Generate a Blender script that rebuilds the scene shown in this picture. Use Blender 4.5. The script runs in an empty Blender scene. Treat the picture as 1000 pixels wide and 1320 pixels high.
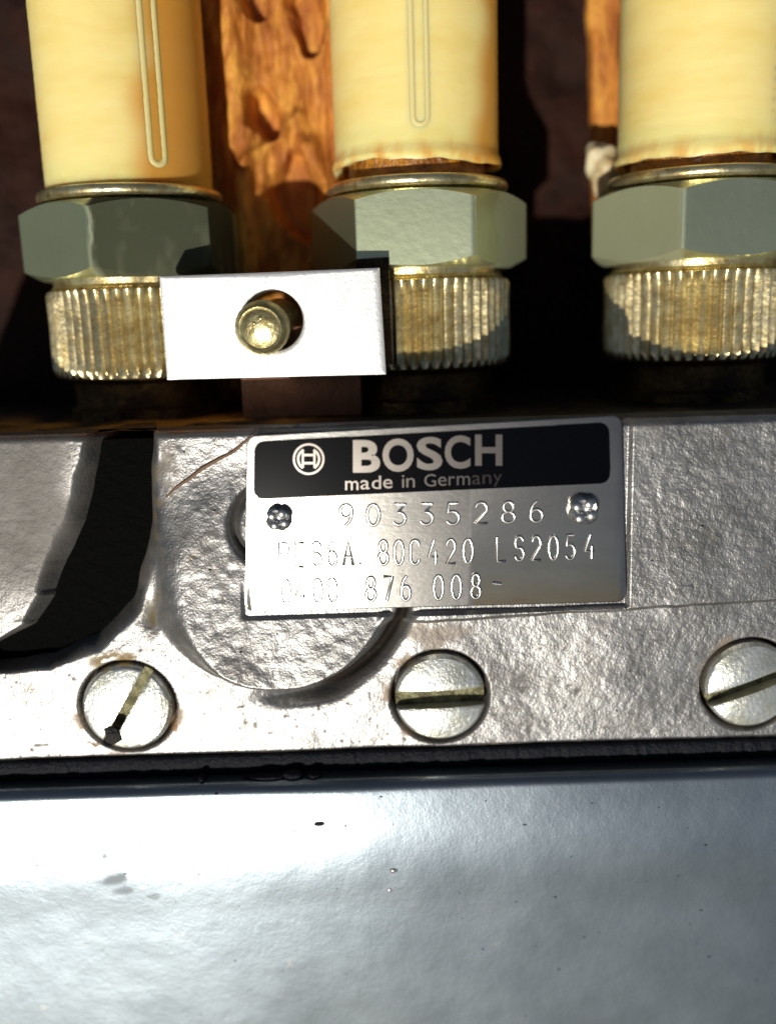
import bpy, bmesh, math, random
import numpy as np
from mathutils import Vector, Matrix
random.seed(4); np.random.seed(4)
scn = bpy.context.scene; COL = scn.collection
R = math.radians

# ---------------------------------------------------------------- frame of reference
# The pump is modelled upright in its own frame (1 unit = 12 mm; x right, y into the pump, z up)
# and at the end everything is scaled to metres and leaned back by TILT, as it lies under the sky.
S = 0.012; TILT = R(58)
M_ALL = Matrix.Rotation(-TILT, 4, 'X') @ Matrix.Scale(S, 4)
D = 12.0; PITCH = R(12); ROLL = R(1.8)
CAM = Vector((0, -math.cos(PITCH), math.sin(PITCH))) * D
FWD = -CAM.normalized()
U0 = Vector((0, math.sin(PITCH), math.cos(PITCH))); R0 = Vector((1, 0, 0))
UP = U0*math.cos(ROLL) + R0*math.sin(ROLL); RT = R0*math.cos(ROLL) - U0*math.sin(ROLL)
def at(px, py, Y=0.0):
    d = FWD*D + RT*((px-500)/100) + UP*((660-py)/100)
    return CAM + d*((Y-CAM.y)/d.y)

cam = bpy.data.cameras.new('camera'); cam_o = bpy.data.objects.new('camera', cam); COL.objects.link(cam_o)
cam.sensor_fit = 'VERTICAL'; cam.sensor_height = 36; cam.lens = 36*D/13.2
cam.clip_start = 0.004; cam.clip_end = 50
cam.dof.use_dof = True; cam.dof.aperture_fstop = 6; cam.dof.focus_distance = D*S
cm = Matrix((RT, UP, -FWD)).transposed().to_4x4()
cam_o.matrix_world = Matrix.Rotation(-TILT, 4, 'X') @ Matrix.Translation(CAM*S) @ cm
scn.camera = cam_o

SUN_AZ, SUN_EL = R(-16), R(-26)      # in the pump's frame: from the left, a little from below its face normal
sd = Vector((math.sin(SUN_AZ)*math.cos(SUN_EL), -math.cos(SUN_AZ)*math.cos(SUN_EL), math.sin(SUN_EL)))
sw = (Matrix.Rotation(-TILT, 3, 'X') @ sd).normalized()
sun = bpy.data.lights.new('sun', 'SUN'); sun.energy = 5.0; sun.angle = R(0.5); sun.color = (1, .95, .86)
sun_o = bpy.data.objects.new('sun', sun); COL.objects.link(sun_o)
sun_o.rotation_euler = sw.to_track_quat('Z', 'Y').to_euler(); sun_o.location = (0, 0, 1)
W = bpy.data.worlds.new('World'); scn.world = W; W.use_nodes = True
nt = W.node_tree; sky = nt.nodes.new('ShaderNodeTexSky'); sky.sky_type = 'NISHITA'; sky.sun_disc = False
sky.sun_elevation = math.asin(sw.z); sky.sun_rotation = math.atan2(sw.x, sw.y)
nt.links.new(sky.outputs[0], nt.nodes['Background'].inputs[0]); nt.nodes['Background'].inputs[1].default_value = 0.05
vs = scn.view_settings; vs.view_transform = 'Standard'; vs.look = 'None'; vs.exposure = -0.25; vs.gamma = 1

# ---------------------------------------------------------------- materials
def mat(name, base, metallic=0, rough=.5, c2=None, scale=3, lo=.4, hi=.6, bump=0, bscale=20, bump2=0, b2scale=80,
        rvar=0, stretch=None, tint=False, spec=.5, trans=0, sss=0, coat=0, c3=None, s3=8, lo3=.6, hi3=.7, detail=6):
    m = bpy.data.materials.new(name); m.use_nodes = True; n = m.node_tree.nodes; L = m.node_tree.links.new
    b = n['Principled BSDF']
    tc = n.new('ShaderNodeTexCoord'); mp = n.new('ShaderNodeMapping')
    k = 1/S; st = stretch or (1, 1, 1); mp.inputs['Scale'].default_value = (k*st[0], k*st[1], k*st[2])
    L(tc.outputs['Object'], mp.inputs['Vector'])
    def noise(sc, det=detail, r=.6):
        t = n.new('ShaderNodeTexNoise'); t.inputs['Scale'].default_value = sc; t.inputs['Detail'].default_value = det
        t.inputs['Roughness'].default_value = r; L(mp.outputs[0], t.inputs['Vector']); return t.outputs['Fac']
    def ramp(f, lo, hi, a=0, z=1):
        r = n.new('ShaderNodeMapRange'); r.inputs['From Min'].default_value = lo; r.inputs['From Max'].default_value = hi
        r.inputs['To Min'].default_value = a; r.inputs['To Max'].default_value = z; L(f, r.inputs['Value']); return r.outputs[0]
    def mix(f, a, c, mode='MIX'):
        x = n.new('ShaderNodeMix'); x.data_type = 'RGBA'; x.blend_type = mode
        if hasattr(f, 'is_output'): L(f, x.inputs[0])
        else: x.inputs[0].default_value = f
        for i, v in ((6, a), (7, c)):
            if hasattr(v, 'is_output'): L(v, x.inputs[i])
            else: x.inputs[i].default_value = (*v, 1)
        return x.outputs[2]
    col = base
    if c2: col = mix(ramp(noise(scale), lo, hi), base, c2)
    if c3: col = mix(ramp(noise(s3), lo3, hi3), col, c3)
    if tint:
        a = n.new('ShaderNodeAttribute'); a.attribute_name = 'tint'
        col = mix(a.outputs['Alpha'], col, a.outputs['Color'])
        L(ramp(a.outputs['Alpha'], 0, 1, metallic, 0.0), b.inputs['Metallic']); L(ramp(a.outputs['Alpha'], 0, 1, .5, .08), b.inputs['Specular IOR Level'])
    else: b.inputs['Metallic'].default_value = metallic
    if hasattr(col, 'is_output'): L(col, b.inputs['Base Color'])
    else: b.inputs['Base Color'].default_value = (*col, 1)
    b.inputs['Roughness'].default_value = rough
    if tint: L(ramp(a.outputs['Alpha'], .3, 1, rough, .85), b.inputs['Roughness'])
    elif rvar: L(ramp(noise(bscale*.3), .3, .7, rough-rvar, rough+rvar), b.inputs['Roughness'])
    if not tint: b.inputs['Specular IOR Level'].default_value = spec
    if coat: b.inputs['Coat Weight'].default_value = coat; b.inputs['Coat Roughness'].default_value = .15
    if trans: b.inputs['Transmission Weight'].default_value = trans
    if sss:
        b.inputs['Subsurface Weight'].default_value = sss; b.inputs['Subsurface Radius'].default_value = (1, .7, .35)
        b.inputs['Subsurface Scale'].default_value = .22*S
    last = None
    for s_, d_ in ((bscale, bump), (b2scale, bump2)):
        if d_:
            bp = n.new('ShaderNodeBump'); bp.inputs['Strength'].default_value = 1
            bp.inputs['Distance'].default_value = d_*S; L(noise(s_, 3), bp.inputs['Height'])
            if last: L(last, bp.inputs['Normal'])
            last = bp.outputs[0]
    if last: L(last, b.inputs['Normal'])
    return m
M = dict(
 cast=mat('cast_aluminium', (.29,.286,.278), .90, .39, c2=(.20,.197,.19), scale=1.6, lo=.42, hi=.62, c3=(.20,.15,.09), s3=3.5, lo3=.66, hi3=.76,
          bump=.004, bscale=15, bump2=.0045, b2scale=30, rvar=.05, tint=True),
 cover=mat('smooth_aluminium', (.235,.275,.31), .92, .32, c2=(.185,.22,.25), scale=.9, lo=.38, hi=.66, bump=.004, bscale=3.2, bump2=.0015, b2scale=30, rvar=.05,
          c3=(.28,.29,.29), s3=2.4, lo3=.68, hi3=.72, tint=True),
 gasket=mat('black_gasket', (.003,.004,.008), 0, .6, spec=.2, bump=.03, bscale=20),
 deck=mat('oily_deck', (.020,.010,.005), .2, .5, c2=(.008,.005,.004), scale=1.5, bump=.05, bscale=8, tint=True, c3=(.05,.02,.006), s3=4),
 grime=mat('black_grime', (.012,.003,.001), 0, .8, c2=(.022,.005,.0015), scale=1.2, bump=.1, bscale=3, spec=.2),
 rust=mat('rust_brown', (.52,.19,.022), .0, .7, c2=(.30,.085,.010), scale=2.2, lo=.35, hi=.65, c3=(.80,.40,.06), s3=1.8, lo3=.48, hi3=.72, stretch=(2,1,.7), bump=.03, bscale=9),
 tan=mat('dusty_tan_metal', (.15,.06,.025), .0, .7, c2=(.11,.042,.016), scale=3, stretch=(1.2,1,.9), bump=.02, bscale=12),
 plated=mat('yellow_zinc', (.62,.55,.33), .85, .33, c2=(.36,.30,.14), scale=2.2, lo=.45, hi=.68, c3=(.20,.12,.03), s3=5, lo3=.63, hi3=.72, bump=.008, bscale=14, rvar=.08),
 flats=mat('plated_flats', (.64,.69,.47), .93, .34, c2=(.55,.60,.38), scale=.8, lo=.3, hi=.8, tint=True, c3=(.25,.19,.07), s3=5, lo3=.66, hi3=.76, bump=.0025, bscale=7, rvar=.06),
 gold=mat('brassy_plating', (.76,.66,.38), .9, .3, c2=(.55,.43,.20), scale=5, lo=.4, hi=.62, c3=(.30,.18,.05), s3=7, lo3=.6, hi3=.75, bump=.006, bscale=16, rvar=.08),
 dgold=mat('dark_brassy_plating', (.16,.09,.025), .7, .4, c2=(.05,.025,.01), scale=3, bump=.04, bscale=14),
 cap=mat('cream_plastic', (.80,.68,.29), 0, .42, c2=(.76,.60,.20), scale=1.2, lo=.4, hi=.7, tint=True, bump=.004, bscale=5, stretch=(.6,.6,2), sss=1),
 rib=mat('cream_rib', (.72,.58,.24), 0, .6, sss=.5),
 thread=mat('amber_grease', (.55,.24,.02), 0, .35, c2=(.20,.07,.008), scale=4, bump=.08, bscale=9, coat=.3),
 bracket=mat('bright_zinc_plate', (.90,.90,.88), .8, .45, c2=(.82,.82,.80), scale=3, bump=.004, bscale=20),
 plate=mat('name_plate_aluminium', (.27,.262,.245), .97, .20, c2=(.24,.232,.216), scale=1.3, stretch=(.6,1,1.4), bump=.0012, bscale=14),
 black=mat('black_enamel', (.0015,.0018,.003), 0, .2, spec=.04),
 bare=mat('bare_print_metal', (.17,.155,.14), .97, .22),
 dim=mat('dim_print', (.075,.07,.065), .97, .25),
 dimmer=mat('dimmer_print', (.022,.02,.019), .97, .3),
 pin=mat('brass_pin', (.50,.44,.22), .9, .33, c2=(.35,.28,.12), scale=6, bump=.01, bscale=12),
 stamp=mat('stamped_metal', (.60,.59,.56), .95, .26),
 screw=mat('bright_screw_steel', (.72,.74,.70), .8, .30, c2=(.55,.55,.46), scale=3, bump=.008, bscale=18, rvar=.06),
 slot=mat('slot_bottom', (.20,.19,.10), .5, .5, c2=(.08,.07,.03), scale=6, bump=.03, bscale=20),
 dirt=mat('black_dirt', (.018,.016,.014), 0, .8, bump=.1, bscale=12),
 hair=mat('brown_fibre', (.16,.085,.04), 0, .6),
 grease=mat('pale_grease', (.62,.55,.36), 0, .45, c2=(.45,.33,.15), scale=3, sss=.4, bump=.05, bscale=6),
)

# ---------------------------------------------------------------- mesh helpers
def finish(name, me, m, parent=None, sharp=35):
    for p in me.polygons: p.use_smooth = True
    me.set_sharp_from_angle(angle=R(sharp))
    if m: me.materials.append(m)
    o = bpy.data.objects.new(name, me); COL.objects.link(o)
    if parent: o.parent = parent
    return o
def obj(name, bm, m, parent=None, sharp=35, recalc=True):
    if recalc: bmesh.ops.recalc_face_normals(bm, faces=bm.faces)
    me = bpy.data.meshes.new(name); bm.to_mesh(me); bm.free()
    return finish(name, me, m, parent, sharp)
def tag(o, label, cat=None, group=None, kind=None):
    o['label'] = label
    if cat: o['category'] = cat
    if group: o['group'] = group
    if kind: o['kind'] = kind
    return o
def thing(name, loc, label, cat, group=None):
    o = bpy.data.objects.new(name, None); COL.objects.link(o); o.location = loc; o.empty_display_size = .01
    return tag(o, label, cat, group)
def lathe(rows, n, bm=None, radf=None, cap0=True, cap1=True, cen=(0, 0)):
    """rows: (r, z); radf(theta, r, z, i) -> radius. Axis z."""
    bm = bm or bmesh.new(); rings = []
    for i, (r, z) in enumerate(rows):
        ring = []
        for k in range(n):
            t = 2*math.pi*k/n; rr = radf(t, r, z, i) if radf else r
            ring.append(bm.verts.new((cen[0]+rr*math.sin(t), cen[1]-rr*math.cos(t), z)))
        rings.append(ring)
    for a, b in zip(rings, rings[1:]):
        for k in range(n): bm.faces.new((a[k], a[(k+1) % n], b[(k+1) % n], b[k]))
    if cap0: bm.faces.new(rings[0])
    if cap1: bm.faces.new(rings[-1])
    return bm
def box(bm, lo, hi, bevel=0, seg=2):
    r = bmesh.ops.create_cube(bm, size=1)['verts']
    for v in r: v.co = Vector([lo[i] + (v.co[i]+.5)*(hi[i]-lo[i]) for i in range(3)])
    if bevel:
        es = list({e for v in r for e in v.link_edges})
        bmesh.ops.bevel(bm, geom=es, offset=bevel, segments=seg, affect='EDGES', profile=.6)
    return bm
def tube(bm, pts, rad, n=6, flat=None):
    """tube along 3-D points"""
    rings = []
    pts = [Vector(p) for p in pts]
    for i, p in enumerate(pts):
        d = (pts[min(i+1, len(pts)-1)] - pts[max(i-1, 0)]).normalized()
        a = d.cross(Vector((0, 1, 0)))
        a = a.normalized() if a.length > 1e-4 else Vector((1, 0, 0))
        b = d.cross(a).normalized(); r = rad[i] if isinstance(rad, (list, tuple)) else rad
        rings.append([bm.verts.new(p + a*r*math.cos(2*math.pi*k/n) + b*r*math.sin(2*math.pi*k/n)) for k in range(n)])
    for a, b in zip(rings, rings[1:]):
        for k in range(n): bm.faces.new((a[k], a[(k+1) % n], b[(k+1) % n], b[k]))
    bm.faces.new(rings[0]); bm.faces.new(rings[-1][::-1]); return bm
_P = {}
def vnoise(x, z, f, seed=0):
    key = seed
    if key not in _P: _P[key] = np.random.RandomState(seed+11).rand(256, 256)
    T = _P[key]; X = x*f+100.3; Z = z*f+57.1
    i = np.floor(X).astype(int); j = np.floor(Z).astype(int); u = X-i; v = Z-j
    u = u*u*(3-2*u); v = v*v*(3-2*v)
    g = lambda a, b: T[a % 256, b % 256]
    return (g(i, j)*(1-u)+g(i+1, j)*u)*(1-v) + (g(i, j+1)*(1-u)+g(i+1, j+1)*u)*v - .5
def sm(a, b, x):
    t = np.clip((x-a)/(b-a), 0, 1); return t*t*(3-2*t)
def grid(name, P, m, parent, tint=None, sharp=60):
    """P: array (a, b, 3)"""
    a, b, _ = P.shape; idx = np.arange(a*b).reshape(a, b)
    f = np.stack([idx[:-1, :-1], idx[1:, :-1], idx[1:, 1:], idx[:-1, 1:]], -1).reshape(-1, 4)
    me = bpy.data.meshes.new(name); me.from_pydata(P.reshape(-1, 3).tolist(), [], f.tolist())
    if tint is not None:
        at_ = me.attributes.new('tint', 'FLOAT_COLOR', 'POINT'); at_.data.foreach_set('color', tint.reshape(-1).astype(np.float32))
    for p in me.polygons: p.use_smooth = True
    me.materials.append(m); o = bpy.data.objects.new(name, me); COL.objects.link(o); o.parent = parent
    return o
def seg_dist(x, z, pts):
    """distance to a polyline and the width interpolated along it; pts = (x, z, w)"""
    best = np.full(x.shape, 1e9); ww = np.zeros(x.shape)
    for (x0, z0, w0), (x1, z1, w1) in zip(pts, pts[1:]):
        dx, dz = x1-x0, z1-z0; t = np.clip(((x-x0)*dx+(z-z0)*dz)/(dx*dx+dz*dz), 0, 1)
        d = np.hypot(x-x0-t*dx, z-z0-t*dz); s = d < best
        best = np.where(s, d, best); ww = np.where(s, w0+(w1-w0)*t, ww)
    return best, ww
def xz(px, py, Y=0): p = at(px, py, Y); return p.x, p.z

# ---------------------------------------------------------------- pump housing
ZT = at(500, 546, .05).z; ZB = at(500, 968, 0).z
DECK = ZT + .02
housing = thing('pump_housing', (0, 0, ZB), 'rough grey cast aluminium injection pump housing behind the name plate', 'pump housing')
def loc(o):   # children keep pump coordinates: their parent sits at (0, 0, ZB)
    o.location = -Vector(o.parent.location); return o
nx, nz = 620, 230
xs = np.linspace(-7.5, 7.5, nx); zs = np.linspace(ZB, ZT, nz)
X, Z = np.meshgrid(xs, zs, indexing='ij')
h = .05*vnoise(X, Z, .9, 1) + .012*vnoise(X, Z, 2.3, 2) + .004*vnoise(X+.4*vnoise(X, Z, 3, 7), Z, 6, 3) + 0.0035*vnoise(X, Z, 10, 4) + .0050*vnoise(X, Z, 20, 7)
# rougher sand-cast skin
h += .002*np.abs(vnoise(X+.3*vnoise(X, Z, 5, 6), Z, 10, 5))
tint = np.zeros(X.shape+(4,)); tint[..., :3] = (.03, .015, .008)
def stain_shade(mask, col):  # blends dirt and painted shade into the tint
    a = np.clip(mask, 0, 1)[..., None]; tint[..., :3] = tint[..., :3]*(1-a) + np.array(col)*a
    tint[..., 3] = np.maximum(tint[..., 3], a[..., 0])
# big round boss under the plate's left half
bx_, bz_ = xz(357, 742); rb = np.hypot(X-bx_, Z-bz_)
wob = .03*vnoise(X, Z, 3, 8)
ang = np.degrees(np.arctan2(Z-bz_, X-bx_))
lft = np.clip(np.cos(np.radians(ang-150)), 0, 1)     # the boss melts into the casting towards the upper left
boss = 1-sm(1.44-.30*lft, 1.62+.22*lft, rb+wob)
h += boss*(.17-.012*(X-bx_)-.13*(Z-bz_)) + boss*.010*vnoise(X, Z, 9, 9)
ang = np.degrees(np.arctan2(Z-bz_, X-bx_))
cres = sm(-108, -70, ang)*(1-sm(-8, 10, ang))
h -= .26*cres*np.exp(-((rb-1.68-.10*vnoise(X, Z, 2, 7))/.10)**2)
stain_shade(1.5*cres*(.45+.55*sm(-85, -50, ang))*np.exp(-((rb-1.67-.06*vnoise(X, Z, 2, 7))/.11)**2), (.02, .016, .012))  # crescent shadow of the boss, painted dark along the groove
# web that joins the boss to the upper left, olive dirty edge
wx = [xz(200, 600), xz(197, 680), xz(205, 760), xz(195, 800)]
d_, _ = seg_dist(X, Z, [(a, b, .1) for a, b in wx])
h -= .04*np.exp(-(d_/.12)**2)
stain_shade(.8*np.exp(-(d_/.15)**2)*(.5+vnoise(X, Z, 9, 12)*1.6), (.14, .11, .045))
# deep channel at the left, coloured brown to black inside
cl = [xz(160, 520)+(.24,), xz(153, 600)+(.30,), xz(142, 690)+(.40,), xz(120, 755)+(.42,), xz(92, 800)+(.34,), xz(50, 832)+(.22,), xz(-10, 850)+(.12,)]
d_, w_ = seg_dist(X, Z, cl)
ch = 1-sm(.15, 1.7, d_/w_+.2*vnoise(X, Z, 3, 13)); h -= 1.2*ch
stain_shade(.75*(1-sm(.8, 1.9, d_/w_+.5*vnoise(X, Z, 5, 17))), (.07, .05, .03))
stain_shade(1.2*(1-sm(.45, 1.45, d_/w_+.35*vnoise(X, Z, 4, 14)+.2*vnoise(X, Z, 12, 14))), (.008, .006, .004))
# upper pad with a shoulder facing down, right of the boss
lx0, lz0 = xz(500, 797); lx1, lz1 = xz(900, 772)
zl = lz0 + (lz1-lz0)*(X-lx0)/(lx1-lx0) + .02*vnoise(X, Z*0, 5, 15)
pad = sm(-.09, .03, Z-zl)*sm(lx0-.15, lx0+.15, X)
h += .26*pad
# slope of the lower right face
h += .10*sm(0, 1.2, zl-Z)*sm(0, 1.5, X-.2)*0
# recesses for the slotted screws
SCR = [(165, 911, .60), (567, 898, .61), (965, 882, .60)]
for px, py, r in SCR:
    cx, cz = xz(px, py); rr = np.hypot(X-cx, Z-cz)
    h = np.where(rr < r+.07, np.minimum(h, h - .30*(1-sm(r+.015, r+.07, rr))), h)
    stain_shade(.9*np.exp(-((rr-r-.03)/.045)**2), (.03, .02, .012))
    stain_shade(.55*np.exp(-((rr-r-.10)/.08)**2)*sm(.05, .3, vnoise(X, Z, 4, 16)), (.30, .17, .05))
# round plug hole peeping out left of the plate
cx, cz = xz(352, 676); rr = np.hypot(X-cx, Z-cz)
h -= .16*np.exp(-((rr-.50)/.05)**2); stain_shade(.9*np.exp(-((rr-.50)/.045)**2), (.02, .02, .018))
# the plate lies on a flat seat
ux0, uz0 = xz(318, 789); ux1, uz1 = xz(808, 536)
seat = sm(ux0-.02, ux0+.03, X)*(1-sm(ux1-.05, ux1, X))*sm(uz0-.02, uz0+.03, Z)
h = np.where(seat > .02, np.minimum(h, .17), h)
# edges
h -= .10*sm(ZT-.12, ZT, Z)**2 + .08*(1-sm(ZB, ZB+.07, Z))
stain_shade(sm(ZT-.10, ZT-.01, Z+.06*vnoise(X, Z, 5, 18))*(1-sm(-2.2, -.8, X))*.9, (.22, .09, .02))
stain_shade(sm(ZT-.07, ZT, Z+.04*vnoise(X, Z, 5, 19))*sm(-1.5, 0, X)*.7, (.05, .03, .015))
# flaky ochre dirt round the left screw and at the plate's foot
for px, py, w, hh, cc, a_ in ((150, 852, .50, .16, (.30, .20, .05), .8), (222, 935, .14, .14, (.35, .17, .06), .8), (118, 960, .16, .07, (.3, .16, .04), .7), (632, 960, .2, .08, (.25, .15, .05), .6),
                              (215, 600, .2, .5, (.12, .08, .03), .5), (540, 800, .45, .10, (.35, .26, .10), .5), (318, 552, .18, .10, (.20, .12, .06), .5)):
    x_, z_ = xz(px, py); q_ = np.hypot((X-x_)/w, (Z-z_)/hh)
    stain_shade(a_*(1-sm(.3, 1.2, q_))*sm(-.06, .10, vnoise(X, Z, 9, 40)+.6*vnoise(X, Z, 21, 41)), cc)
# faint oil film and soot freckles over the whole face
stain_shade(.28*sm(.20, .45, vnoise(X, Z, 1.7, 42)+.5*vnoise(X, Z, 8, 43)), (.10, .085, .065))
stain_shade(.6*sm(.36, .44, vnoise(X, Z, 13, 44)), (.05, .045, .04))
lb_ = X - xz(118, 640)[0] + .25*vnoise(X, Z, 2, 47)
stain_shade(.6*(1-sm(-.5, .1, lb_))*sm(xz(0, 860)[1], xz(0, 700)[1], Z), (.10, .09, .075))
# brown weeping around the middle screw and the joint
d_ = np.hypot((X-xz(560, 820)[0])/.45, (Z-xz(560, 820)[1])/.22)
stain_shade((1-sm(.4, 1.1, d_+vnoise(X, Z, 5, 20)))*.45, (.28, .19, .10))
P = np.stack([X, -h, Z], -1)
# turn the top and bottom edges back into the housing
topr = P[:, -1:].copy(); topr[..., 1] = .30; topr[..., 2] += .012
botr = P[:, :1].copy(); botr[..., 1] = .6
P = np.concatenate([botr, P, topr], 1); tint = np.concatenate([tint[:, :1], tint, tint[:, -1:]], 1)
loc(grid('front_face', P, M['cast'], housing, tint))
def hsurf(px, py):
    x, z = xz(px, py); i = int((x+7.5)/15*(nx-1)); j = int((z-ZB)/(ZT-ZB)*(nz-1)); return -float(h[i, j])
# deck behind the top edge
nx2, ny2 = 300, 110
X2, Y2 = np.meshgrid(np.linspace(-7.5, 7.5, nx2), np.linspace(.20, 6.5, ny2), indexing='ij')
H2 = DECK + .05*vnoise(X2, Y2, 1.5, 21) + .035*vnoise(X2, Y2, 6, 22) - .03
t2 = np.zeros(X2.shape+(4,)); t2[..., :3] = (.55, .22, .03)
t2[..., 3] = np.clip((1-sm(-2.4, -.2, X2))*(.55+1.6*vnoise(X2, Y2, 2.5, 23)), 0, .9)*(1-sm(1.2, 3, Y2))
loc(grid('deck', np.stack([X2, Y2, H2], -1), M['deck'], housing, t2))
bm = box(bmesh.new(), (-7.5, .35, ZB-.0), (7.5, 6.5, DECK-.15)); loc(obj('core', bm, M['deck'], housing))

# ---------------------------------------------------------------- gasket and lower cover
gz1 = ZB-.005; gz0 = at(500, 992, 0).z
n = 500; gx = np.linspace(-7.5, 7.5, n)
prof = []
low = gz0 + .03*vnoise(gx, gx*0, 2, 31)
tongue = [(265, .07, .05), (378, .14, .10), (355, .06, .25)]
for px, dp, w in tongue:
    low = low - 0*low
G = np.zeros((n, 6, 3)); G[..., 0] = gx[:, None]
rag = .025*vnoise(gx, gx*0, 14, 32)
for k, (y, z) in enumerate([(.5, gz1), (.03, gz1), (.0, gz1-.03), (.0, gz0+.03), (.03, gz0), (.5, gz0)]):
    G[:, k, 1] = y + (rag if 0 < k < 5 else 0); G[:, k, 2] = z
gk = grid('gasket', G, M['gasket'], None)
tag(gk, 'black gasket squeezed into the joint between grey housing and smooth lower cover', 'gasket')
bm = bmesh.new()
for px, py, w, d in ((378, 1000, .16, .09), (262, 1000, .06, .07), (345, 996, .32, .04), (405, 997, .10, .05)):
    p = at(px, py, -.06); r = bmesh.ops.create_icosphere(bm, subdivisions=3, radius=1)['verts']
    for v in r:
        q = v.co.copy(); v.co = Vector((p.x+q.x*w, -.10+q.y*.10, gz0+.02+q.z*d*.8)) + Vector((random.uniform(-1, 1), 0, random.uniform(-1, 1)))*.006
sq = obj('squeezed_sealant', bm, M['gasket'], gk); sq['label'] = 'lump of black sealant squeezed out of the joint'; sq['kind'] = 'stuff'

cover_front = -.34; cz0 = gz0-.004
pts = [(.6, cz0), (cover_front+.16, cz0)]
for k in range(1, 9):
    a = R(90*k/8); pts.append((cover_front+.16-.16*math.sin(a)*1.0, cz0-.14+.14*math.cos(a)))
zf = cz0-.14
def slope(d):       # dy/dz of the cover's front at depth d under the edge: rolls under, then comes out again
    return float(.06 - .20*sm(.0, 1.7, np.array(d)) + .05*sm(1.2, 2.2, np.array(d)))
yy = cover_front; dz_ = .03
for k in range(1, 215):
    yy -= slope(k*dz_)*dz_; pts.append((yy, zf-k*dz_))
pts = np.array(pts); nxc = 1000; xc = np.linspace(-7.5, 7.5, nxc)
CV = np.zeros((nxc, len(pts), 3)); CV[..., 0] = xc[:, None]; CV[..., 1] = pts[None, :, 0]; CV[..., 2] = pts[None, :, 1]
Xc, Zc = CV[..., 0], CV[..., 2]
wgt = sm(0, .2, cz0-Zc)
CV[..., 1] += wgt*(.04*vnoise(Xc, Zc, .5, 33) + .002*vnoise(Xc, Zc, 3, 34))
tc_ = np.zeros(Xc.shape+(4,)); tc_[..., :3] = (.05, .055, .055)
def blot(px, py, w, hh, a, seed):
    global tc_
    x, z = xz(px, py, -.5); d = np.hypot((Xc-x)/w, (Zc-z)/hh) + .9*vnoise(Xc, Zc, 7, seed)
    tc_[..., 3] = np.maximum(tc_[..., 3], a*(1-sm(.45, 1.15, d)))
CR = 5
blot(140, 1142, .20, .11, .55, 41); blot(160, 1158, .20, .07, .5, 42); blot(190, 1168, .12, .06, .4, 43); blot(132, 1112, .05, .06, .5, 44)
cover = grid('lower_cover', CV, M['cover'], None, tc_)
tag(cover, 'smooth blue grey aluminium lower cover with rounded top edge below the black gasket', 'pump cover')
# chips and specks on the cover: small real pits filled with dirt
def speck(px, py, r, m, label, Y=None, name='dirt_speck', el=1.0):
    bm = bmesh.new(); vs = bmesh.ops.create_icosphere(bm, subdivisions=2, radius=1)['verts']
    for v in vs: v.co = Vector((v.co.x*r*el, v.co.y*r*.35, v.co.z*r*.8))*(1+random.uniform(-.25, .25))
    o = obj(name, bm, m, None, 80); o.location = at(px, py, Y); return tag(o, label, 'dirt')
def cover_y(px, py):
    Y = -.5
    for _ in range(4):
        p = at(px, py, Y); i = int((p.x+7.5)/15*(nxc-1)); j = int(np.argmin(np.abs(CV[i, :, 2]-p.z))) ; Y = float(CV[i, j, 1])
    return Y
speck(411, 1062, .045, M['dirt'], 'tiny black speck on the lower cover under the hanging sealant lump', cover_y(411, 1062), el=1.6)
for px, py, r, lb in ((507, 1122, .05, 'upper of two tiny bright chips in the middle of the lower cover'), (502, 1147, .035, 'lower of two tiny bright chips in the middle of the lower cover')):
    speck(px, py, r, M['stamp'], lb, cover_y(px, py), 'metal_chip')

# ---------------------------------------------------------------- rear wall, deep between the fittings
ny = 200; nzw = 120
Xw, Zw = np.meshgrid(np.linspace(-9, 9, ny), np.linspace(DECK-.1, DECK+8, nzw), indexing='ij')
Yw = 5.2 + .35*vnoise(Xw, Zw, .8, 51) + .15*vnoise(Xw, Zw, 2.5, 52)
rw = grid('back_wall', np.stack([Xw, Yw, Zw], -1), M['grime'], None); tag(rw, 'dark oily wall of the engine behind the fittings', kind='structure')

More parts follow.
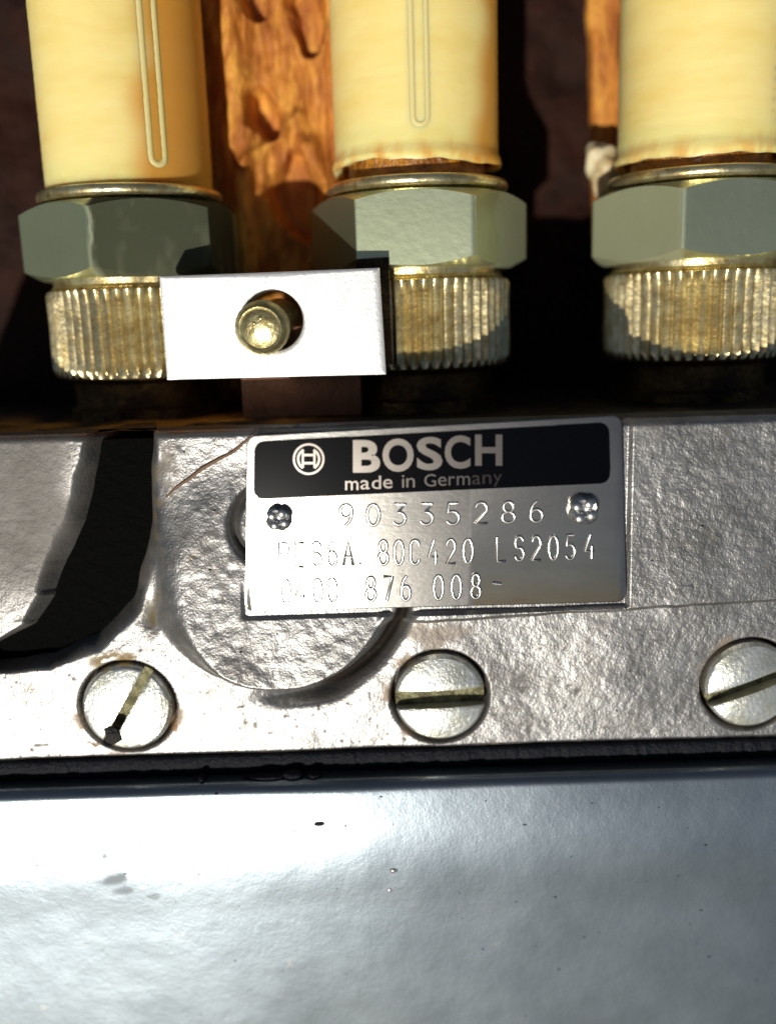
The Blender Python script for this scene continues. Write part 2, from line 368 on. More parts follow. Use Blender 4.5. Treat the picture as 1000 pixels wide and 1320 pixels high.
# ---------------------------------------------------------------- delivery valve holders
FY = 2.45
def fit_scale(Y): return (Y-CAM.y)/(-CAM.y)
HOLD = [  # centre px, hex start angle (deg), py of: base, serr bottom, serr top, hex bottom, hex top, collar top ; label
 (182, -67, 'yellow plated threaded holder on the left, its serrated ring overlapped by the white clamp block'),
 (541, -34, 'yellow plated holder in the middle with a wide pale hexagon flat facing forward'),
 (894, -25, 'yellow plated holder on the right, its serrated ring crusted and glittering'),
]
k = (FY-1.2-CAM.y)/12.0   # size of a pixel at the fitting's front
def zof(px, py, r): return at(px, py, FY-r).z
holders = []
for idx, (cx, a0, label) in enumerate(HOLD):
    c = at(cx, 400, FY); dpx = (cx-541)*-.0314     # the picture is rolled: same heights all along
    X0 = c.x
    z_sb, z_st = zof(541, 476, 1.3), zof(541, 357, 1.3)
    z_hb, z_ht = zof(541, 343, 1.45), zof(541, 240, 1.45)
    z_ct = zof(541, 212, 1.3)
    if idx == 0: z_off = 0
    t = thing('delivery_valve_holder', (X0, FY, DECK), label, 'pipe fitting', 'delivery valve holders in a row on the pump deck')
    B = Vector((X0, FY, DECK)); zz = lambda z: z-DECK
    RS, RH = 1.12*1.17, 1.36*1.16
    # neck
    rows = [(1.12, -.05), (1.12, .10), (1.03, .14), (1.03, zz(z_sb)-.10), (1.15, zz(z_sb)-.02), (1.15, zz(z_sb)+.05)]
    obj('neck', lathe(rows, 96, radf=lambda th, r, z, i: r+.012*math.sin(th*7+z*9)), M['dgold'], t)
    # serrated ring
    NT = 54
    def serr(th, r, z, i, a=.07, zb=zz(z_sb), zt=zz(z_st)):
        ph = (th*NT/(2*math.pi)) % 1; tri = 1-abs(2*ph-1)        # 0 groove .. 1 ridge
        e = min((z-zb)/.10, (zt-z)/.08, 1); e = max(e, 0)
        return r - a*(1-tri**1.4)*e - .004*math.sin(th*29)
    h_ = zz(z_st)-zz(z_sb); b0 = zz(z_sb)
    rows = [(RS-.13, b0-.03), (RS-.05, b0), (RS-.01, b0+.06), (RS, b0+.12)] + [(RS+.004*math.sin(q), b0+.12+(h_-.2)*q/8) for q in range(1, 9)] + [(RS-.02, b0+h_-.03), (RS-.09, b0+h_)]
    obj('serrated_ring', lathe(rows, NT*10, radf=serr), M['gold'], t, 50)
    # shoulder between ring and hexagon
    s0 = b0+h_
    obj('shoulder', lathe([(RS-.14, s0-.03), (RS-.08, s0+.01), (RS-.12, s0+.05), (RS-.10, zz(z_hb)+.05)], 128), M['gold'], t)
    # hexagon with turned chamfers
    hb, ht = zz(z_hb), zz(z_ht); rin = RH*math.cos(R(30)); base = R(a0)
    bmh = bmesh.new(); hr_ = [[] for _ in range(6)]
    for q in range(360):
        th = R(q); p = ((th-base) % R(60))-R(30); r_h = min(rin/math.cos(p), RH*.995); r_c = rin*.975; dzc = (r_h-r_c)*.52
        for row, (rr, z) in zip(hr_, ((r_c-.1, hb-.01), (r_c, hb), (r_h, hb+dzc), (r_h, ht-dzc), (r_c, ht), (r_c-.1, ht+.01))):
            row.append(bmh.verts.new((rr*math.sin(th), -rr*math.cos(th), z)))
    for a, b in zip(hr_, hr_[1:]):
        for q in range(360): bmh.faces.new((a[q], a[(q+1) % 360], b[(q+1) % 360], b[q]))
    bmh.faces.new(hr_[0]); bmh.faces.new(hr_[-1])
    # shade and dark reflections painted on to some of the flats
    bmesh.ops.recalc_face_normals(bmh, faces=bmh.faces)
    sub = [e for e in bmh.edges if abs(e.verts[0].co.z-e.verts[1].co.z) > .4]
    bmesh.ops.subdivide_edges(bmh, edges=sub, cuts=14, use_grid_fill=False)
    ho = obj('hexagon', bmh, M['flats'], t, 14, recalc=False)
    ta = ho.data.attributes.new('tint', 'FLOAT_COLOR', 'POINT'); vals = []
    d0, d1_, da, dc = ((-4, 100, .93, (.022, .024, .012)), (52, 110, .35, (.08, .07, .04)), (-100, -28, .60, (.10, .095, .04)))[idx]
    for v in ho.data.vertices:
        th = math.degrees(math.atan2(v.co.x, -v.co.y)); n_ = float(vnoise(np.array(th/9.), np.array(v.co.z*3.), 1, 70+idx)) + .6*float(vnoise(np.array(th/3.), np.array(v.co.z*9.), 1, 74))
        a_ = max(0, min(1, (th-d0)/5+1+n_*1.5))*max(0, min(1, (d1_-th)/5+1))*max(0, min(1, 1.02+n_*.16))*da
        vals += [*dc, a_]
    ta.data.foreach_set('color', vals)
    # collar, groove and threaded stub under the cap
    rc = 1.20
    rows = [(rc-.05, ht-.02), (rc+.04, ht+.04)]
    for q in range(9):
        a = R(-90+180*q/8); rows.append((rc+.04+.07*math.cos(a), ht+.12+.08*math.sin(a)))
    rows += [(rc-.15, ht+.22)]
    obj('collar', lathe(rows, 96), M['gold'], t)
    rows = [(.98, ht+.18), (.98, ht+.55)]
    for q in range(30): rows += [(1.0, ht+.55+q*.11), (1.045, ht+.605+q*.11)]
    obj('threaded_stub', lathe(rows, 80), M['thread'], t)
    holders.append((t, X0, ht))

# ---------------------------------------------------------------- plastic caps
CAPS = [(0, 248, 'cream plastic cap on the left fitting, amber along its right side', -.6), (1, 203, 'cream plastic cap on the middle fitting', .35), (2, 196, 'cream plastic cap on the right fitting', -.2)]
for i, py, label, sl in CAPS:
    t, X0, ht = holders[i]; px = HOLD[i][0]
    zc = at(px, py, FY-1.2).z
    cp = thing('plastic_cap', (X0, FY, zc), label, 'cap', 'cream plastic caps over the threaded fittings')
    r0 = 1.16
    rg = np.random.RandomState(i+3); ph = rg.rand(6)*6
    def rag(th, r, z, j):
        return r + .010*math.sin(th*2+ph[0]) 
    rows = [(r0+.035, 0), (r0+.05, .05), (r0+.03, .12), (r0, .17)]
    for q in range(34):
        z0 = .30+q*.13; rows += [(r0+.003*rg.rand(), z0-.04+.03*rg.rand()), (r0+.003+.004*rg.rand(), z0+.03)]
    bm = lathe(rows, 120, radf=rag, cap0=False)
    lowv = [v for v in bm.verts if v.co.z < .06]
    for v in lowv:
        th = math.atan2(v.co.x, -v.co.y)
        v.co.z += .03*math.sin(th*2+ph[1])+.012*math.sin(th*7+ph[2])+.008*math.sin(th*17+ph[3])
    # inner wall so that the shell has thickness
    low = [e for e in bm.edges if e.is_boundary]
    r_ = bmesh.ops.extrude_edge_only(bm, edges=low)
    for v in [g for g in r_['geom'] if isinstance(g, bmesh.types.BMVert)]:
        v.co.x *= .90; v.co.y *= .90; v.co.z += .02
    ed = [g for g in r_['geom'] if isinstance(g, bmesh.types.BMEdge)]
    r_ = bmesh.ops.extrude_edge_only(bm, edges=[e for e in ed if e.is_boundary])
    for v in [g for g in r_['geom'] if isinstance(g, bmesh.types.BMVert)]: v.co.z += .4
    so = obj('shell', bm, M['cap'], cp, 60, recalc=False)
    ta = so.data.attributes.new('tint', 'FLOAT_COLOR', 'POINT'); vals = []
    for v in so.data.vertices:      # amber shading of the cap's right side and lip glints, painted as colour
        th = math.degrees(math.atan2(v.co.x, -v.co.y)) + 5*math.sin(v.co.z*2.1+i) + 3*math.sin(v.co.z*6.3)
        lip = max(0, 1-max(v.co.z-.08, 0)/.22)*max(0, .4+1.6*float(vnoise(np.array(th/6.), np.array(v.co.z*3.), 1, 80+i))+.8*float(vnoise(np.array(th/2.), np.array(v.co.z*9.), 1, 84)))
        side = min(1, max(0, (th-(14, 36, 60)[i])/22)) if th < 120 else 0
        a = max(.85*side*side*(3-2*side), .7*max(0, lip)); vals += [.62, .25, .02, a]
    ta.data.foreach_set('color', vals)
    # moulded long U-shaped rib on the front
    bm = bmesh.new(); th0 = R({0: 34, 1: 1, 2: 38}[i]); w = .10; pts3 = []
    def on(u, z): return Vector((math.sin(th0+u/r0)*(r0-.051), -math.cos(th0+u/r0)*(r0-.051), z))
    zlow = .42 if i else .38
    for q in range(14): pts3.append(on(-w, 4.4-(4.4-zlow-.1)*q/13))
    for q in range(1, 9): a = math.pi*q/9; pts3.append(on(-w*math.cos(a), zlow+.1-w*math.sin(a)))
    for q in range(14): pts3.append(on(w, zlow+.1+(4.4-zlow-.1)*q/13))
    tube(bm, pts3, .060, 24)
    obj('moulded_rib', bm, M['rib'], cp, 80)

# ---------------------------------------------------------------- clamp block with screw
BY = .62
def quad_prism(name, corners, Y0, th, m, parent, bevel=.03, org=Vector((0, 0, 0))):
    bm = bmesh.new(); f = [bm.verts.new(at(px, py, Y0)-org) for px, py in corners]
    b = [bm.verts.new(v.co+Vector((0, th, 0))) for v in f]
    bm.faces.new(f); bm.faces.new(b[::-1])
    for i in range(4): bm.faces.new((f[i], b[i], b[(i+1) % 4], f[(i+1) % 4]))
    if bevel: bmesh.ops.bevel(bm, geom=list(bm.edges), offset=bevel, segments=3, affect='EDGES', profile=.5)
    return bm
cen = at(352, 414, BY)
blk = thing('clamp_block', (cen.x, BY, at(352, 488, BY).z), 'bright white metal clamp block with a round hole, in front of two serrated rings', 'clamp')
org = Vector(blk.location)
# front plate with a real hole: radial grid between rectangle and circle
cor = [at(205, 356, BY), at(489, 345, BY), at(498, 483, BY), at(215, 490, BY)]
rh = .385; hc = at(352, 413, BY); TH = .42
def rect_pt(th):
    d = Vector((math.cos(th), 0, math.sin(th))); best = None
    for i in range(4):
        a, b = cor[i], cor[(i+1) % 4]; ex, ez = b.x-a.x, b.z-a.z; den = d.x*ez-d.z*ex
        if abs(den) < 1e-9: continue
        t = ((a.x-hc.x)*ez-(a.z-hc.z)*ex)/den; s = ((a.x-hc.x)*d.z-(a.z-hc.z)*d.x)/den
        if t > 0 and -1e-6 <= s <= 1+1e-6: best = t if best is None else min(best, t)
    return best
angs = sorted(set([2*math.pi*q/96 for q in range(96)] + [math.atan2(c.z-hc.z, c.x-hc.x) % (2*math.pi) for c in cor]))
bm = bmesh.new(); rings = []
def ringf(fr, y):
    return [bm.verts.new(Vector((hc.x+math.cos(a)*fr(a), y, hc.z+math.sin(a)*fr(a)))-org) for a in angs]
prof = [(lambda a: rh, BY+TH), (lambda a: rh, BY+.05), (lambda a: rh+.012, BY+.015), (lambda a: rh+.04, BY),
        (lambda a: rh+.07, BY), (lambda a: rh+.10, BY), (lambda a: rect_pt(a)*.97-.06, BY), (lambda a: rect_pt(a)*.985-.02, BY), (lambda a: rect_pt(a)-.006, BY+.012), (lambda a: rect_pt(a), BY+.05), (lambda a: rect_pt(a), BY+TH)]
for fr, y in prof: rings.append(ringf(fr, y))
for a, b in zip(rings+[], rings[1:]+[rings[0]]):
    for q in range(len(angs)): bm.faces.new((a[q], a[(q+1) % len(angs)], b[(q+1) % len(angs)], b[q]))
obj('block', bm, M['bracket'], blk, 40)
# dark slab added where the block's shadow falls, above and right of it
bm = quad_prism('slab', [(458, 334), (501, 331), (506, 470), (462, 470)], BY+TH+.02, .30, None, None, .02, org)
obj('shadow_slab', bm, M['dgold'], blk)
# screw head
sc = at(341, 421, BY-.02)
scr = thing('clamp_screw', (sc.x, BY+.05, sc.z), 'small brassy cap screw sitting low in the hole of the white clamp block', 'screw')
rows = [(.28, -.9), (.28, 0), (.32, .02), (.345, .05), (.345, .20), (.305, .25), (.28, .275), (.26, .27), (.245, .262), (.20, .278), (.14, .292), (.07, .30), (.01, .302)]
bm = lathe(rows, 64, radf=lambda th, r, z, i: r+(.008*abs(math.sin(th*12)) if z > .03 and r > .29 else 0))
bm.transform(Matrix.Rotation(R(90), 4, 'X')); bm.transform(Matrix.Rotation(R(-7), 4, 'Z') @ Matrix.Rotation(R(6), 4, 'X'))
obj('screw_head', bm, M['pin'], scr, 40)
for dx, dz, r in ((-.10, .05, .03), (-.01, .11, .045), (.06, -.05, .035)):
    bm = bmesh.new(); v = bmesh.ops.create_icosphere(bm, subdivisions=3, radius=r)['verts']
    for q in v: q.co.y *= .5
    o = obj('punch_mark', bm, M['pin'], scr, 80); o.location = (dx, -.285, dz)

# brown spacer block standing behind the clamp block
p0, p1 = at(312, 517, 1.15), at(466, 517, 1.15)
zb = DECK; zt = at(390, 300, 1.15).z
sp = thing('spacer_block', ((p0.x+p1.x)/2, 1.4, DECK), 'dusty tan brown spacer block on the deck behind the white clamp block', 'spacer')
bm = bmesh.new(); hw = (p1.x-p0.x)/2; box(bm, (-hw, -.25, -.02), (hw, .45, at(390, 420, 1.15).z-DECK), .03)
bpy.data.objects.remove(sp); sp = obj('spacer_block', bm, M['tan']); sp.location = ((p0.x+p1.x)/2, 1.4, DECK); tag(sp, 'dusty tan brown spacer block on the deck under the white clamp block', 'spacer')

# ---------------------------------------------------------------- rusty lattice behind, between left and middle fitting
LY = 3.3
lat = thing('rusty_engine_rib', (at(350, 300, LY).x, LY, DECK), 'golden brown rusty fibrous looking engine rib with dark hollows, between left and middle fittings', 'rusty rib')
lo_ = Vector(lat.location)
def bar(pa, pb, wpx, Y, th=.25, m='rust', parent=lat, name='bar', rough=.03):
    a, b = at(*pa, Y), at(*pb, Y); d = (b-a); d.y = 0; Ln = d.length; d.normalize(); nrm = Vector((-d.z, 0, d.x))
    w = wpx/100*fit_scale(Y)/2
    bm = bmesh.new(); ns = 24; na = 5; rings = []
    for i in range(ns+1):
        c = a + d*(Ln*i/ns); ring = []
        wv = w*(1+.07*math.sin(i*.9+pa[0])+.04*random.uniform(-1, 1))
        for s_, yy in ((-1, th), (-1, .06), (-.9, 0), (-.4, -.03), (.1, -.02), (.5, -.04), (.9, 0), (1, .06), (1, th)):
            p = c + nrm*(wv*s_); p.y = Y+yy+random.uniform(-rough, rough); ring.append(bm.verts.new(p-lo_))
        rings.append(ring)
    m_ = len(rings[0])
    for r0_, r1_ in zip(rings, rings[1:]):
        for q in range(m_): bm.faces.new((r0_[q], r0_[(q+1) % m_], r1_[(q+1) % m_], r1_[q]))
    bm.faces.new(rings[0]); bm.faces.new(rings[-1])
    return obj(name, bm, M[m], parent, 50)
na_, nb_ = 170, 330
pxs, pys = np.linspace(262, 458, na_), np.linspace(-60, 500, nb_)
PX, PY = np.meshgrid(pxs, pys, indexing='ij')
hf = .10*vnoise(PX/30, PY/90, 1, 61) + .05*vnoise(PX/7, PY/45, 1, 62) + .03*vnoise(PX/3.5, PY/22, 1, 63) + .04*vnoise(PX/9+PY/30, PY/14, 1, 64)
def hollow(pts, w, dep):
    global hf
    d, ww = seg_dist(PX, PY, [(a, b, w_) for (a, b), w_ in zip(pts, w)])
    hf = hf - .6*dep*(1-sm(.1, 1.7, d/ww+.5*vnoise(PX/16, PY/22, 1, 65)))
hollow([(332, 128), (342, 152), (350, 172)], [14, 20, 9], 1.0)
hollow([(382, 205), (380, 240), (392, 285)], [8, 26, 17], 1.3)
hollow([(400, 60), (398, 20), (390, -30)], [10, 20, 20], .9)
hollow([(330, 10), (322, -40)], [12, 20], .9)
d1, _ = seg_dist(PX, PY, [(318, 215, 1), (362, 178, 1), (384, 150, 1)]); hf += .16*np.exp(-(d1/9)**2)
d1, _ = seg_dist(PX, PY, [(398, 190, 1), (418, 250, 1), (430, 330, 1)]); hf += .22*np.exp(-(d1/15)**2)
hf += .30*np.exp(-((PX-312-.08*(PY-200))/22)**2)
base_p = np.array([[tuple(at(float(a), float(b), LY)-lo_) for b in pys] for a in pxs])
base_p[..., 1] -= hf
mass = grid('fibrous_face', base_p, M['rust'], lat)
bm = bmesh.new(); q0, q1 = at(262, 500, LY)-lo_, at(458, -60, LY)-lo_
box(bm, (q0.x, .35, 0), (q1.x, .9, q1.z)); obj('core', bm, M['rust'], lat)

# bar left of the right fitting
vb = thing('rusty_upright', (at(780, 200, 4.1).x, 4.1, DECK), 'thin rusty orange upright just left of the right plastic cap', 'bar')
lo_ = Vector(vb.location); bar((778, -40), (788, 330), 36, 4.1, parent=vb, name='shaft')

# pale grease blob
bm = bmesh.new(); vs_ = bmesh.ops.create_icosphere(bm, subdivisions=4, radius=1)['verts']
for v in vs_:
    d = 1+.16*math.sin(v.co.x*4+1)*math.cos(v.co.z*3.3)+.10*math.sin(v.co.z*7+v.co.y*5)
    v.co = Vector((v.co.x*.26, v.co.y*.2, v.co.z*.42))*d
gb = obj('grease_blob', bm, M['grease'], None, 80); gb.location = at(778, 218, 3.3); gb.rotation_euler = (0, R(-15), 0)
tag(gb, 'pale soft grease blob above the right hexagon, left of the cap', 'grease')

# ---------------------------------------------------------------- slotted screws in the housing
SL = [('slotted screw with an oblique slot and a black dirt plug, lower left of the boss', 58, 13),
      ('slotted screw with a wide horizontal olive slot, right below the name plate', 1.5, 25),
      ('slotted screw at the right end of the joint, beyond the rough face', 20, 18)]
def slotted(px, py, r, ang, wpx, label):
    c = at(px, py, -.0)
    t = thing('slotted_screw', (c.x, -.03, c.z), label, 'screw', 'slotted screws along the housing joint')
    w = wpx/200; rd = r; ca, sa = math.cos(R(ang)), math.sin(R(ang))
    def put(u, v, y):  # u along the slot
        return Vector((u*ca-v*sa, y, u*sa+v*ca))
    for sgn in (1, -1):     # two crescent halves of the head, slightly domed
        bm = bmesh.new(); n = 40; m_ = 10; g = []
        a0 = math.asin(w/rd)
        for j in range(m_+1):
            row = []
            for i in range(n+1):
                th = a0+(math.pi-2*a0)*i/n; ex, ez = rd*math.cos(th), rd*math.sin(th)
                t_ = j/m_; x = ex; z = w+(ez-w)*t_
                rr = math.hypot(x, z)/rd; y = -.07*(1-rr**2) - .02
                edge = max(0, (rr-.93)/.07); y += .05*edge**2
                if j == 0: y += .012
                row.append(bm.verts.new(put(x, z*sgn, y)))
            g.append(row)
        for j in range(m_):
            for i in range(n): bm.faces.new((g[j][i], g[j][i+1], g[j+1][i+1], g[j+1][i]))
        # side walls of slot and rim
        for row, y2 in ((g[0], .12), (g[-1], .22)):
            lowr = [bm.verts.new(Vector((v.co.x, y2, v.co.z))) for v in row]
            for i in range(n): bm.faces.new((row[i], row[i+1], lowr[i+1], lowr[i]))
        bmesh.ops.remove_doubles(bm, verts=bm.verts, dist=1e-5)
        obj('head_half', bm, M['screw'], t, 35)
    bm = bmesh.new(); n = 40
    vs = [bm.verts.new(put(rd*.985*math.cos(2*math.pi*i/n), rd*.985*math.sin(2*math.pi*i/n), .13)) for i in range(n)]
    bk = [bm.verts.new(v.co+Vector((0, .3, 0))) for v in vs]
    bm.faces.new(vs); bm.faces.new(bk)
    for i in range(n): bm.faces.new((vs[i], bk[i], bk[(i+1) % n], vs[(i+1) % n]))
    obj('slot_floor', bm, M['slot'], t, 40)
    return t
for (px, py, r), (label, ang, w) in zip(SCR, SL): slotted(px, py, r, ang, w, label)
bm = bmesh.new(); v = bmesh.ops.create_icosphere(bm, subdivisions=2, radius=.14)['verts']
for q in v: q.co *= 1+random.uniform(-.2, .2); q.co.y *= .4; q.co.x *= .85
o = obj('dirt_plug', bm, M['dirt'], None, 80); o.location = at(146, 947, -.09); tag(o, 'black lump of dirt plugging the lower end of the oblique screw slot', 'dirt')

# ---------------------------------------------------------------- name plate
pc = [(318, 562), (801, 535), (808, 776), (315, 789)]
def plateY(u, v): return -.20 - .26*u + .13*u*u - .18*(1-v)
def pl(u, v, dy=0):     # u right, v down
    a = (pc[0][0]*(1-u)+pc[1][0]*u, pc[0][1]*(1-u)+pc[1][1]*u); b = (pc[3][0]*(1-u)+pc[2][0]*u, pc[3][1]*(1-u)+pc[2][1]*u)
    return at(a[0]*(1-v)+b[0]*v, a[1]*(1-v)+b[1]*v, plateY(u, v)) + Vector((0, dy, 0))
def uv_of(px, py):      # pixel -> plate coordinates
    u = v = .5
    for _ in range(12):
        ax = pc[0][0]*(1-u)+pc[1][0]*u; bx2 = pc[3][0]*(1-u)+pc[2][0]*u; ay = pc[0][1]*(1-u)+pc[1][1]*u; by2 = pc[3][1]*(1-u)+pc[2][1]*u
        X_ = ax*(1-v)+bx2*v; Y_ = ay*(1-v)+by2*v; u += (px-X_)/485; v += (py-Y_)/230
    return u, v
plate = thing('name_plate', pl(.5, 1), 'aluminium maker plate with black panel reading BOSCH, stamped numbers and two rivets', 'name plate')
po = Vector(plate.location)
def plate_sheet(name, u0, v0, u1, v1, rad, dy, th, m, nu=48, nv=16, bev=.012):
    """rounded rectangle in plate coordinates, following the plate's bow"""
    bm = bmesh.new(); Wd, Hd = 4.86, 2.30
    rings = []
    def outline(ins):
        o = []; ru, rv = max(rad-ins, .01)/Wd, max(rad-ins, .01)/Hd; a, b, c, d = u0+ins/Wd, v0+ins/Hd, u1-ins/Wd, v1-ins/Hd
        def edge(p, q, n): return [(p[0]+(q[0]-p[0])*i/n, p[1]+(q[1]-p[1])*i/n) for i in range(n)]
        def corner(cu, cv, a0): return [(cu+ru*math.cos(R(a0+90*i/8)), cv+rv*math.sin(R(a0+90*i/8))) for i in range(8)]
        o += corner(c-ru, b+rv, -90) + edge((c, b+rv), (c, d-rv), nv) + corner(c-ru, d-rv, 0) + edge((c-ru, d), (a+ru, d), nu)
        o += corner(a+ru, d-rv, 90) + edge((a, d-rv), (a, b+rv), nv) + corner(a+ru, b+rv, 180) + edge((a+ru, b), (c-ru, b), nu)
        return o
    for ins, y in ((0, dy+th), (0, dy+bev), (bev*.4, dy+bev*.4), (bev, dy)):
        rings.append([bm.verts.new(pl(u, v, y)-po) for u, v in outline(ins)])
    for a, b in zip(rings, rings[1:]):
        for i in range(len(a)): bm.faces.new((a[i], a[(i+1) % len(a)], b[(i+1) % len(a)], b[i]))
    # strips across: connect top edge with bottom edge column by column through an inner grid
    f = bm.faces.new(rings[-1]); bmesh.ops.triangulate(bm, faces=[f])
    bm.faces.new(rings[0])
    return obj(name, bm, m, plate, 30)
plate_sheet('plate_sheet', 0, 0, 1, 1, .13, 0, .05, M['plate'])
a0, a1 = uv_of(328, 570), uv_of(786, 628)
b_tl, b_br = uv_of(328, 569), uv_of(787, 629)
plate_sheet('black_panel', b_tl[0], b_tl[1], b_br[0], uv_of(330, 644)[1], .13, -.006, .004, M['black'])
# lettering
def glyph(ch, x0, y0, x1, y1, m, dy, name, ext=.004, off=0., skew=0):
    cu = bpy.data.curves.new('glyph', 'FONT'); cu.body = ch; cu.size = 1; cu.offset = off; cu.resolution_u = 5
    to = bpy.data.objects.new('glyph', cu); COL.objects.link(to)
    dg = bpy.context.evaluated_depsgraph_get(); me = bpy.data.meshes.new_from_object(to.evaluated_get(dg))
    bpy.data.objects.remove(to); bpy.data.curves.remove(cu)
    v = np.array([q.co[:] for q in me.vertices]); lo, hi = v.min(0), v.max(0)
    bm = bmesh.new(); bm.from_mesh(me); bpy.data.meshes.remove(me)
    for q in bm.verts:
        fx = (q.co.x-lo[0])/(hi[0]-lo[0]); fy = (q.co.y-lo[1])/(hi[1]-lo[1])
        px = x0+(x1-x0)*fx; py = y1+(y0-y1)*fy - skew*(px-x0)
        q.co = pl(*uv_of(px, py), dy)-po
    r = bmesh.ops.extrude_face_region(bm, geom=list(bm.faces))
    for g in r['geom']:
        if isinstance(g, bmesh.types.BMVert): g.co.y -= ext
    return obj(name, bm, m, plate, 30)
for ch, x0, y0, x1, y1 in (('B', 455, 567, 490, 609), ('O', 493, 565, 533, 608), ('S', 537, 563, 570, 606), ('C', 573, 561, 606, 604), ('H', 612, 560, 647, 600)):
    glyph(ch, x0, y0, x1, y1, M['bare'], -.010, 'letter', off=.028 if ch != 'B' else .034)
xx = 445
for ch, w in (('m', 17), ('a', 12), ('d', 12), ('e', 12), (' ', 7), ('i', 3), ('n', 11), (' ', 7), ('G', 15), ('e', 11), ('r', 8), ('m', 17), ('a', 11), ('n', 11), ('y', 11)):
    if ch != ' ':
        base = 631.5-(xx-445)*.045; hgt = {'d': 17, 'i': 16, 'G': 16}.get(ch, 12); dn = 4 if ch == 'y' else 0
        if ch == 'y': hgt = 12
        glyph(ch, xx, base-hgt, xx+w, base+dn, M['bare'] if xx < 500 else (M['dim'] if xx < 590 else M['dimmer']), -.010, 'letter', off=.004 if xx < 505 else 0, ext=.003)  # print gets darker in two steps towards the right
    xx += w+2.6
# round emblem: ring with an armature between two arcs
def ribbon(pts, wpx, m, name, closed=False, dy=-.010, ext=.004):
    bm = bmesh.new(); n = len(pts); L_, R_ = [], []
    for i, p in enumerate(pts):
        a = pts[i-1] if (closed or i) else pts[i]; b = pts[(i+1) % n] if (closed or i < n-1) else pts[i]
        dx, dy2 = b[0]-a[0], b[1]-a[1]; l = math.hypot(dx, dy2) or 1; nx_, ny_ = -dy2/l*wpx/2, dx/l*wpx/2
        L_.append(bm.verts.new(pl(*uv_of(p[0]+nx_, p[1]+ny_), dy)-po)); R_.append(bm.verts.new(pl(*uv_of(p[0]-nx_, p[1]-ny_), dy)-po))
    for i in range(n if closed else n-1): bm.faces.new((L_[i], L_[(i+1) % n], R_[(i+1) % n], R_[i]))
    bmesh.ops.recalc_face_normals(bm, faces=bm.faces)
    r = bmesh.ops.extrude_face_region(bm, geom=list(bm.faces))
    for g in r['geom']:
        if isinstance(g, bmesh.types.BMVert): g.co.y -= ext
    return obj(name, bm, m, plate, 30)
ex, ey = 398, 591.5
ribbon([(ex+19*math.cos(2*math.pi*i/48), ey+19*math.sin(2*math.pi*i/48)) for i in range(48)], 2.6, M['bare'], 'emblem_ring', True)
for s_ in (-1, 1):
    ribbon([(ex+s_*13.5*math.cos(R(a)), ey+13.5*math.sin(R(a))) for a in range(-62, 63, 8)], 3.0, M['bare'], 'emblem_arc')
    ribbon([(ex+s_*7.5, ey-11), (ex+s_*7.5, ey+11)], 2.6, M['bare'], 'emblem_bar')
    ribbon([(ex-7, ey+s_*5.2), (ex+7, ey+s_*5.2)], 3.0, M['bare'], 'emblem_bar')
# stamped characters as raised round strokes
def arc(cx, cy, rx, ry, a0, a1, n=12): return [(cx+rx*math.cos(R(a0+(a1-a0)*i/n)), cy+ry*math.sin(R(a0+(a1-a0)*i/n))) for i in range(n+1)]
GL = {
 '0': [arc(.5, .5, .42, .5, 90, 450, 22)],
 '9': [arc(.5, .70, .40, .30, 0, 360, 18), [(.9, .70), (.86, .42), (.72, .18), (.45, 0)]],
 '6': [arc(.5, .30, .40, .30, 0, 360, 18), [(.1, .30), (.14, .58), (.28, .82), (.55, 1)]],
 '8': [arc(.5, .75, .33, .25, 0, 360, 16), arc(.5, .26, .42, .26, 0, 360, 18)],
 '3': [[(.12, 1), (.88, 1), (.42, .60)], arc(.45, .30, .43, .30, 95, -150, 16)],
 '5': [[(.85, 1), (.2, 1), (.15, .56)], arc(.45, .30, .43, .31, 120, -150, 16)],
 '2': [arc(.5, .70, .38, .30, 165, -25, 12)+[(.1, 0), (.92, 0)]],
 '4': [[(.62, 1), (.1, .30), (.95, .30)], [(.72, .52), (.72, 0)]],
 '7': [[(.08, 1), (.92, 1), (.40, 0)]],
 'P': [[(.1, 0), (.1, 1), (.6, 1)]+arc(.6, .75, .3, .25, 90, -90, 8)+[(.1, .5)]],
 'E': [[(.9, 1), (.1, 1), (.1, 0), (.9, 0)], [(.1, .5), (.75, .5)]],
 'S': [arc(.5, .74, .38, .26, 20, 240, 12)+arc(.5, .27, .40, .27, 80, -160, 12)],
 'A': [[(.05, 0), (.5, 1), (.95, 0)], [(.22, .35), (.78, .35)]],
 'C': [arc(.55, .75, .4, .25, 10, 180, 8)+arc(.55, .25, .4, .25, 180, 350, 8)],
 'L': [[(.1, 1), (.1, 0), (.9, 0)]],
 '.': [[(.4, .05), (.6, .05)]], '-': [[(.1, .62), (.9, .56)]],
}
def stamp(ch, cx, cy, w, hgt, rad, name):
    bm = bmesh.new()
    for st in GL[ch]:
        st2 = []
        for a, b in zip(st, st[1:]):     # split long runs so that the stroke follows the bow
            st2 += [a]
        st2.append(st[-1])
        P3 = [pl(*uv_of(cx+(x-.5)*w, cy-(y-.5)*hgt), .002)-po for x, y in st2]
        tube(bm, P3, rad*1.15, 8)
    return obj(name, bm, M['stamp'], plate, 60)
for ch, x, y in zip('90335286', (446, 481, 515, 550, 584, 620, 655, 691), (664, 663.5, 663, 662.5, 662, 661, 660, 659)): stamp(ch, x, y, 19, 27, .021, 'stamped_digit')
for ch, x, y in zip('PES6A.80C420LS2054', (366, 386, 408, 428, 449, 464, 494, 514, 534, 558, 581, 603, 646, 669, 691, 713, 735, 759),
                    (715, 715, 714, 714, 713, 713, 712, 712, 711.5, 711, 710.5, 710, 708, 707, 706.5, 706, 705, 704)):
    stamp(ch, x, y, 14, 31, .020, 'stamped_digit' if ch in '0123456789' else ('stamped_dot' if ch == '.' else 'stamped_letter'))
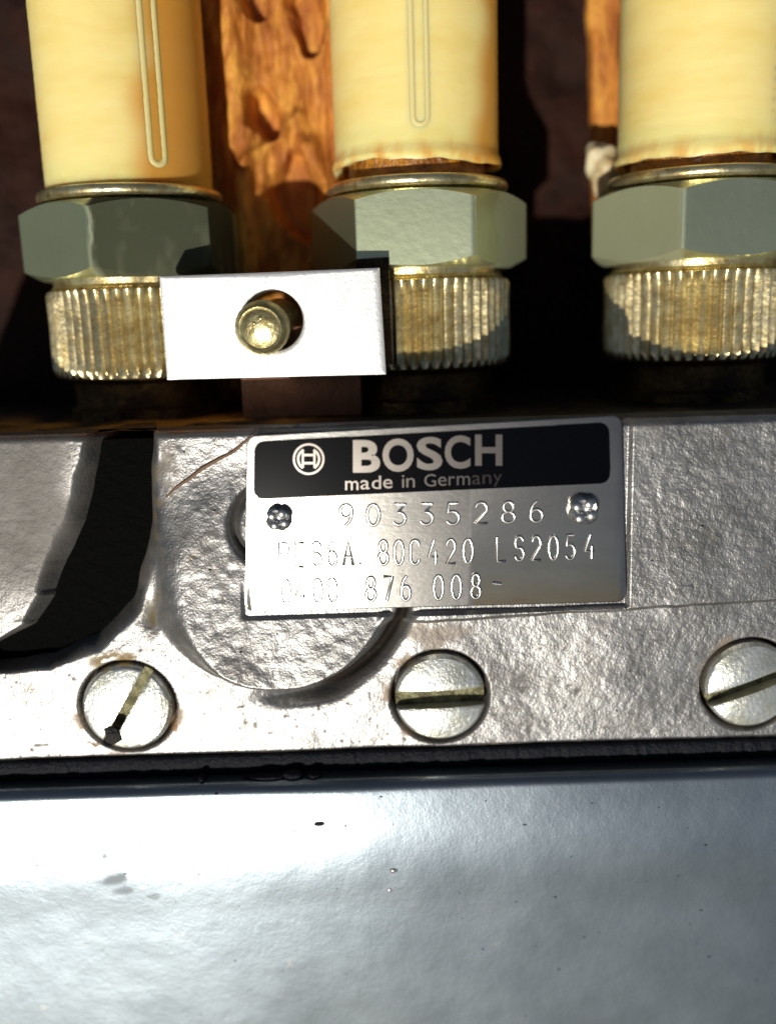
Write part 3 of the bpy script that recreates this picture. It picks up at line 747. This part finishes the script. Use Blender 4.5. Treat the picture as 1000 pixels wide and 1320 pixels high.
for ch, x, y in zip('0400876008-', (368, 387, 409, 428, 478, 500, 523, 565, 588, 613, 640), (762, 762, 761.5, 761, 759, 758.5, 758, 757, 756.5, 755.5, 754)):
    stamp(ch, x, y, 14, 31 if ch != '-' else 20, .020, 'stamped_digit' if ch != '-' else 'stamped_dash')
# fluted drive rivets
for px, py, r in ((360, 667, .17), (751, 656, .20)):
    bm = bmesh.new()
    def lob(th, rr, z, i): return rr*(1-.16*(abs(math.cos(2*th+.3))**8)) if rr > .3*r else rr
    rows = [(r, 0), (r, .05), (r*.93, .10), (r*.72, .13), (r*.5, .12), (r*.3, .09), (.01, .08)]
    lathe(rows, 64, bm, lob); bm.transform(Matrix.Rotation(R(90), 4, 'X'))
    rv = obj('rivet', bm, M['stamp'], plate, 45); rv.location = pl(*uv_of(px, py), .0)-po
    for q in range(4):
        a = R(45+90*q+12); bm = bmesh.new(); v = bmesh.ops.create_icosphere(bm, subdivisions=3, radius=r*.36)['verts']
        for w_ in v: w_.co.y *= .55
        kn = obj('rivet_lobe', bm, M['stamp'], rv, 80); kn.location = (r*.52*math.cos(a), -.11, r*.52*math.sin(a))

# ---------------------------------------------------------------- hair on the casting
hp = [(214, 641), (228, 628), (243, 618), (262, 603), (282, 592), (300, 583), (314, 571), (326, 560)]
bm = bmesh.new(); tube(bm, [Vector((*[at(x, y, hsurf(x, y)-.02)[i] for i in range(3)],)) for x, y in hp], [.012, .018, .022, .024, .022, .02, .016, .01], 6)
hr = obj('fibre', bm, M['hair'], None, 80); tag(hr, 'thin curved brown fibre stuck to the casting left of the plate', 'fibre')

# ---------------------------------------------------------------- dust and grit lying on the metal
bm = bmesh.new(); rr_ = random.Random(9)
for q in range(260):
    px, py = rr_.uniform(-40, 1040), (rr_.uniform(1020, 1320) if q % 2 else rr_.uniform(560, 950))
    if py < 1000:
        if 300 < px < 820 and py < 795: continue
        p = at(px, py, 0); p.y = hsurf(px, py)
        if px < 215 and py < 850: continue
    else: p = at(px, py, cover_y(px, py)); p.y = cover_y(px, py)
    r = rr_.choice((.006, .008, .010, .014)); vs_ = bmesh.ops.create_icosphere(bm, subdivisions=1, radius=r)['verts']; st_ = rr_.uniform(.6, 2.2)
    for v in vs_: v.co = Vector((v.co.x*st_, v.co.y*.5, v.co.z)) + p
gr = obj('grit', bm, M['dirt'], None, 80); tag(gr, 'dark grit and dust specks scattered over the casting and lower cover', 'grit', kind='stuff')

# ---------------------------------------------------------------- to metres, leaned back
Rm = Matrix.Rotation(-TILT, 4, 'X'); done = set()
for o in list(COL.objects):
    if o.type in ('CAMERA', 'LIGHT'): continue
    if o.type == 'MESH' and o.data.name not in done:
        o.data.transform(Matrix.Scale(S, 4)); done.add(o.data.name)
    o.location = o.location*S
    if o.parent is None:
        o.matrix_basis = Rm @ Matrix.LocRotScale(o.location, o.rotation_euler, o.scale)
